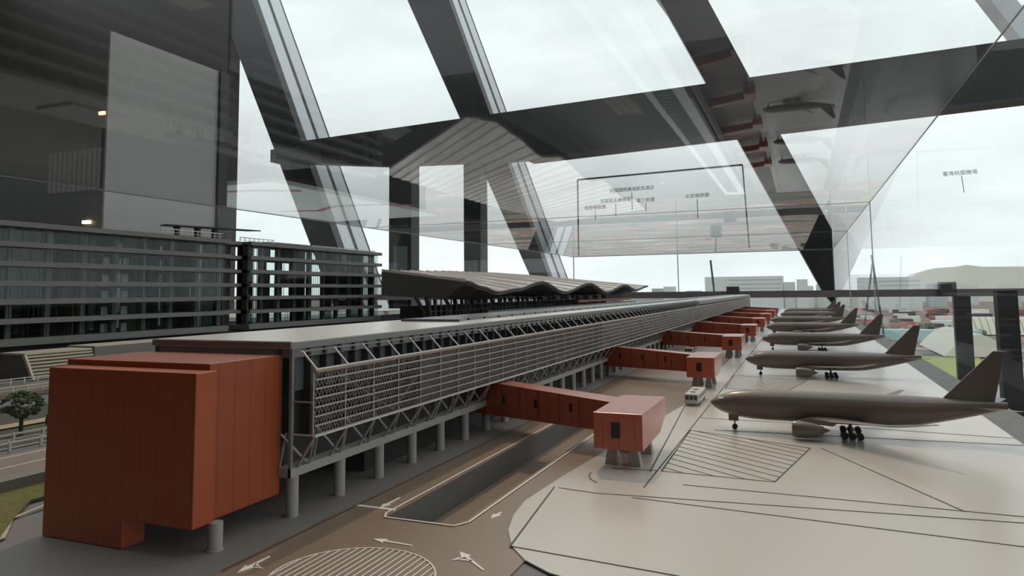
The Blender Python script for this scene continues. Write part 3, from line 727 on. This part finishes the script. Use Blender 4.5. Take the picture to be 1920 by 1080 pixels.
for k in range(12):
    y = 4.55 + k * .44; b = MB(); b.tube((-2.45, y, 0), (-2.5, y - .06, .28), .016); b.tube((-2.45, y, 0), (-2.5, y + .08, .28), .014); b.tube((-2.45, y, 0), (-2.62, y, .28), .014)
    b.build('tree_column', m_dark, t, smooth=True)
MB().box(-3.0, -2.05, 4.75, 9.7, .002, .02).build('terminal_floor', m_hs, t)
MB().box(-2.9, -2.5, 4.8, 9.4, .02, .20).build('terminal_core', m_inner, t)
MB().box(-2.15, -2.10, 4.7, 9.6, .02, .17).build('front_hall', M('front_hall_glass', (88, 86, 84), .3, 0, .3, 20, stripes=[('Y', .06, .006, 0), ('Z', .035, .004, 0)]), t)
MB().box(-2.13, -2.09, 6.9, 9.3, .19, .215).build('orange_band', M('orange_band', (140, 66, 34), .5), t)

# ================================================================== LEFT DETAILS
t = thing('louvered_shed', 'low cream and brown shed with louvered side left of the orange block', 'building', (-2.64, 1.75, 0))
m_sh = M('shed_cream', (196, 182, 158), .5, 0, .06, 5); m_shw = M('shed_wall', (104, 98, 92), .6, 0, .06, 5)
MB().prism([(-2.80, .0), (-2.77, .088), (-2.655, .088), (-2.60, .0)], 'y', 1.755, 2.02).build('shed_body', m_shw, t)
for k in range(7):
    z = .006 + k * .012; x = -2.598 - .055 * (z / .088)
    MB().box(x - .003, x + .006, 1.76, 2.02, z, z + .0062).build('louver', m_sh, t)
MB().add([(-2.66, 1.752, .089), (-2.645, 1.752, .089), (-2.59, 1.752, 0), (-2.603, 1.752, 0), (-2.66, 1.760, .089), (-2.645, 1.760, .089), (-2.59, 1.760, 0), (-2.603, 1.760, 0)],
         [(0, 1, 2, 3), (7, 6, 5, 4), (0, 4, 5, 1), (1, 5, 6, 2), (2, 6, 7, 3), (3, 7, 4, 0)]).build('end_trim', m_sh, t)
MB().box(-2.78, -2.645, 1.752, 2.02, .088, .095).build('roof_trim', m_sh, t)
t = thing('service_block', 'plain brown-grey box adjoining the louvered shed', 'building', (-2.6, 2.2, 0))
MB().prism([(-2.82, 0), (-2.80, .098), (-2.64, .098), (-2.62, 0)], 'y', 2.025, 2.6).build('walls', m_shw, t)
MB().box(-2.80, -2.64, 2.03, 2.6, .0985, .102).build('flat_roof', m_sh, t)
# elevated road + railings
t = thing('elevated_road', 'raised road deck with white railings in front of the louvered shed', 'road', (-2.35, 1.4, 0))
MB().box(-2.45, -2.20, .9, 3.2, .0, .012).build('deck', m_road, t)
for x in (-2.44, -2.22):
    b = MB(); b.bar((x, .9, .030), (x, 3.1, .030), .003); b.bar((x, .9, .021), (x, 3.1, .021), .002); y = .9
    while y < 3.1: b.bar((x, y, .012), (x, y, .032), .004); y += .045
    b.build('railing', m_strut, t)
t = thing('white_fence', 'double white post-and-rail fence beside the road left of the orange block', 'fence', (-1.45, .9, 0))
for x in (-1.445, -1.53):
    b = MB(); b.bar((x, .45, .017), (x, 2.4, .017), .0035); b.bar((x, .45, .007), (x, 2.4, .007), .0025)
    b.build('fence_rail', m_strut, t)
    b = MB(); y = .5
    while y < 2.4: b.box(x - .003, x + .003, y, y + .005, 0, .020); y += .062
    b.build('fence_post', m_strut, t)
m_leaf = M('model_leaf', (64, 78, 46), .8, 0, .45, 60); m_bark = M('model_bark', (60, 52, 44), .9)
def tree(x, y, h, lab, n=150):
    t = thing('model_tree', lab, 'tree', (x, y, 0), 'green model trees left of the orange block')
    b = MB(); b.tube((x, y, 0), (x, y, h * .4), h * .05, h * .035, 8)
    for k in range(6): a = k * 1.05; b.tube((x, y, h * .33), (x + math.cos(a) * h * .28, y + math.sin(a) * h * .28, h * .6), h * .022, h * .01, 6)
    b.build('trunk', m_bark, t, smooth=True)
    b = MB()
    for k in range(n):
        a = random.uniform(0, 6.283); u = random.uniform(-1, 1); r = random.uniform(.55, 1) ** .5
        c = (x + math.cos(a) * math.sqrt(1 - u * u) * h * .42 * r, y + math.sin(a) * math.sqrt(1 - u * u) * h * .42 * r, h * .66 + u * h * .30 * r)
        b.ball(c, h * random.uniform(.03, .075), 6, (1, 1, .7))
    b.build('foliage', m_leaf, t)
tree(-1.60, 1.06, .098, 'round green model tree beside the white fence')
for x, y, h, l in ((-1.72, .90, .05, 'small dark shrub-like model tree left of the round one'), (-1.50, 1.2, .035, 'low bushy model tree just behind the fence'), (-1.62, .96, .03, 'tiny bushy model tree at the foot of the round one')):
    tree(x, y, h, l, 60)
tag(MB().ball((-1.66, 1.16, .010), .004, 8, (1, 1, 2.6)).ball((-1.66, 1.16, .0225), .003, 8).build('model_figure', m_slot, origin=(-1.66, 1.16, 0)), 'tiny dark walking figure on the sandy garden path', 'figure')

# ================================================================== OUTSIDE
G = -25
def citymat():
    m = bpy.data.materials.new('city_ground'); m.use_nodes = True; tn = m.node_tree; n = tn.nodes; b = n['Principled BSDF']; b.inputs['Roughness'].default_value = .9
    tcn = n.new('ShaderNodeTexCoord'); mp = n.new('ShaderNodeMapping'); mp.inputs['Scale'].default_value = (.010, .022, 1)
    ns = n.new('ShaderNodeTexNoise'); ns.inputs['Scale'].default_value = 3; ns.inputs['Detail'].default_value = 10; ns.inputs['Roughness'].default_value = .7
    tn.links.new(tcn.outputs['Object'], mp.inputs[0]); tn.links.new(mp.outputs[0], ns.inputs['Vector'])
    cr = n.new('ShaderNodeValToRGB'); cr.color_ramp.elements[0].position = .38; cr.color_ramp.elements[0].color = lin((70, 66, 66)); cr.color_ramp.elements[1].position = .62; cr.color_ramp.elements[1].color = lin((176, 176, 170))
    e1 = cr.color_ramp.elements.new(.50); e1.color = lin((128, 124, 118)); e2 = cr.color_ramp.elements.new(.56); e2.color = lin((160, 92, 84)); e3 = cr.color_ramp.elements.new(.46); e3.color = lin((112, 118, 92))
    tn.links.new(ns.outputs['Fac'], cr.inputs[0]); tn.links.new(cr.outputs[0], b.inputs['Base Color']); return m
tag(MB().box(-2500, 2500, 14, 4500, G - 2, G).build('city_ground', citymat(), origin=(0, 0, G)), kind='structure')
m_pale = M('haze_building', (205, 210, 208), .8, 0, .04, .05); m_pale2 = M('haze_building_dark', (176, 184, 184), .8, 0, .08, .05)  # distance haze put into these pale building colours
def building(x, y, w, d, z1, label, floors=0, group=None, mat=None, name='office_building'):
    t = thing(name, label, 'building', (x, y, G), group)
    MB().box(x, x + w, y, y + d, G, z1).build('block', mat or m_pale, t)
    for k in range(floors):
        z = z1 - (k + .7) * 5; MB().box(x + w * .32, x + w * .98, y - .3, y, z - 1.3, z).build('window_band', m_pale2, t)
    return t
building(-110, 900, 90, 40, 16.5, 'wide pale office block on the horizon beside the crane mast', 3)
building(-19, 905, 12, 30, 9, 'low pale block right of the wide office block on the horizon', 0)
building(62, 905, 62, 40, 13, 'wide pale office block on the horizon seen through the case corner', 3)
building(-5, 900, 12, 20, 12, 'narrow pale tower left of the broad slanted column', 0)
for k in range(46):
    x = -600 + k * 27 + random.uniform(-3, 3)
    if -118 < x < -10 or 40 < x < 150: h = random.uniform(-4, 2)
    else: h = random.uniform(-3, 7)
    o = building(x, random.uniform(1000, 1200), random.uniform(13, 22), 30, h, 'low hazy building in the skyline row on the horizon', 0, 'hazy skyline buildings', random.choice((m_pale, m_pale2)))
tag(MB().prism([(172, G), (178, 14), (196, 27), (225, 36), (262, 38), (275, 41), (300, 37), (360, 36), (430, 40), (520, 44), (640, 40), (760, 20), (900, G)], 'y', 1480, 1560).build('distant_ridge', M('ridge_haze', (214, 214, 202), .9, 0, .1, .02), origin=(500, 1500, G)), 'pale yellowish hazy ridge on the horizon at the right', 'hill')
def crane(x, y, h, lx, label):
    t = thing('construction_crane', label, 'crane', (x, y, G))
    MB().box(x - 2, x + 2, y - 2, y + 2, G, G + 5).build('crane_base', m_dark, t)
    MB().bar((x, y, G + 5), (x + lx, y, h), .7).build('boom', m_dark, t)
    MB().bar((x + lx, y, h), (x + lx + .3, y, h - 8), .15).build('hoist_cable', m_dark, t)
crane(-31.5, 300, 12.6, -2.6, 'slim crane boom rising beside the wide office block')
crane(22, 320, 10.5, 5, 'crane boom seen through the case corner on the right')
crane(30, 322, 14, -3, 'taller thin crane boom beside the right-hand one')
m_grn = M('park_green', (150, 160, 96), .9, 0, .25, .05); m_yel = M('park_ochre', (186, 164, 92), .9, 0, .2, .05); m_asph = M('outside_road', (150, 150, 148), .8, 0, .08, .05)
for xy, z, nm, mt, lb in (([(20, 200), (45, 225), (58, 300), (30, 300), (14, 260)], .3, 'park_lawn', m_grn, 'green lawn outside between the airliner tails and barrel roof'), ([(48, 230), (90, 250), (92, 275), (52, 262)], .5, 'park_bed', m_yel, 'ochre planted strip outside on the green lawn'),
                      ([(0, 150), (95, 170), (120, 205), (0, 190)], .2, 'outside_road', m_asph, 'pale grey road outside below the lawn'), ([(10, 330), (140, 330), (150, 345), (10, 345)], .4, 'outside_road', m_asph, 'pale grey road outside beyond the barrel roofs')):
    tag(MB().prism(xy, 'z', G, G + z).build(nm, mt, origin=(xy[0][0], xy[0][1], G)), lb, 'road' if 'road' in nm else 'lawn')
def barrel(x, y, w, l, h, label, ang=0):
    t = thing('barrel_roof_hall', label, 'building', (x, y, G), 'barrel-roofed halls'); n = 12
    poly = [(x + w * (k / n - .5) , G + .5 + h * math.sin(math.pi * k / n)) for k in range(n + 1)]
    if ang: poly = [(y + w * (k / n - .5), G + .5 + h * math.sin(math.pi * k / n)) for k in range(n + 1)]; MB().prism(poly, 'x', x - l / 2, x + l / 2).build('barrel_roof', M('barrel_roof', (196, 196, 176), .6, 0, .05, .05, stripes=[('X', 3, .35, 0)]), t, smooth=True)
    else: MB().prism(poly, 'y', y - l / 2, y + l / 2).build('barrel_roof', M('barrel_roof_b', (200, 200, 186), .6, 0, .05, .05, stripes=[('Y', 4, .4, 0)]), t, smooth=True)
barrel(58, 330, 22, 60, 8, 'pale ribbed barrel-roofed hall standing on the green lawn')
barrel(112, 455, 26, 70, 9, 'pale ribbed barrel-roofed hall farther away behind the window posts', 1)
tag(MB().box(35, 78, 395, 405, G, G + 5).build('low_building', M('pale_cyan', (168, 196, 200), .6, 0, .05, .05), origin=(35, 395, G)), 'long low pale blue building outside behind the lawn', 'building')
m_red = M('site_red', (176, 84, 78), .7, 0, .1, .1); m_sdk = M('site_dark', (84, 82, 84), .8, 0, .2, .1); m_swh = M('site_white', (226, 224, 220), .7)
for k in range(117):
    y = 520 + (k // 9) * 26 + random.uniform(0, 10); x = y * (-.06 + .04 * (k % 9) + random.uniform(0, .012))
    mt = random.choice((m_red, m_red, m_sdk, m_sdk, m_sdk, m_swh)); w = random.uniform(8, 16)
    tag(MB().box(x, x + w, y, y + 8, G, G + random.uniform(2, 5)).build('site_shed', mt, origin=(x, y, G)), 'low shed on the distant red and grey construction site', 'shed', 'sheds of the distant construction site')
m_wt = M('far_tree_green', (98, 108, 78), .9, 0, .3, .1)
for k in range(24):
    y = 440 + (k % 3) * 28 + random.uniform(-4, 4); x = y * (-.03 + .0125 * k); r = random.uniform(1.6, 2.6); b = MB()
    for q in range(7): b.ball((x + random.uniform(-r, r), y + random.uniform(-r, r), G + r * random.uniform(.6, 1.3)), r * .7, 8)
    b.tube((x, y, G), (x, y, G + r), .5)
    tag(b.build('roadside_tree', m_wt, origin=(x, y, G)), 'small green tree outside below the construction site', 'tree', 'trees outside below the construction site')

for o in list(bpy.data.objects):
    if o.parent is None and o.name.split('.')[0] in ('model_airliner', 'jet_bridge', 'shuttle_bus'): o.location.z += .0017
    if '_base' in o.keys(): del o['_base']
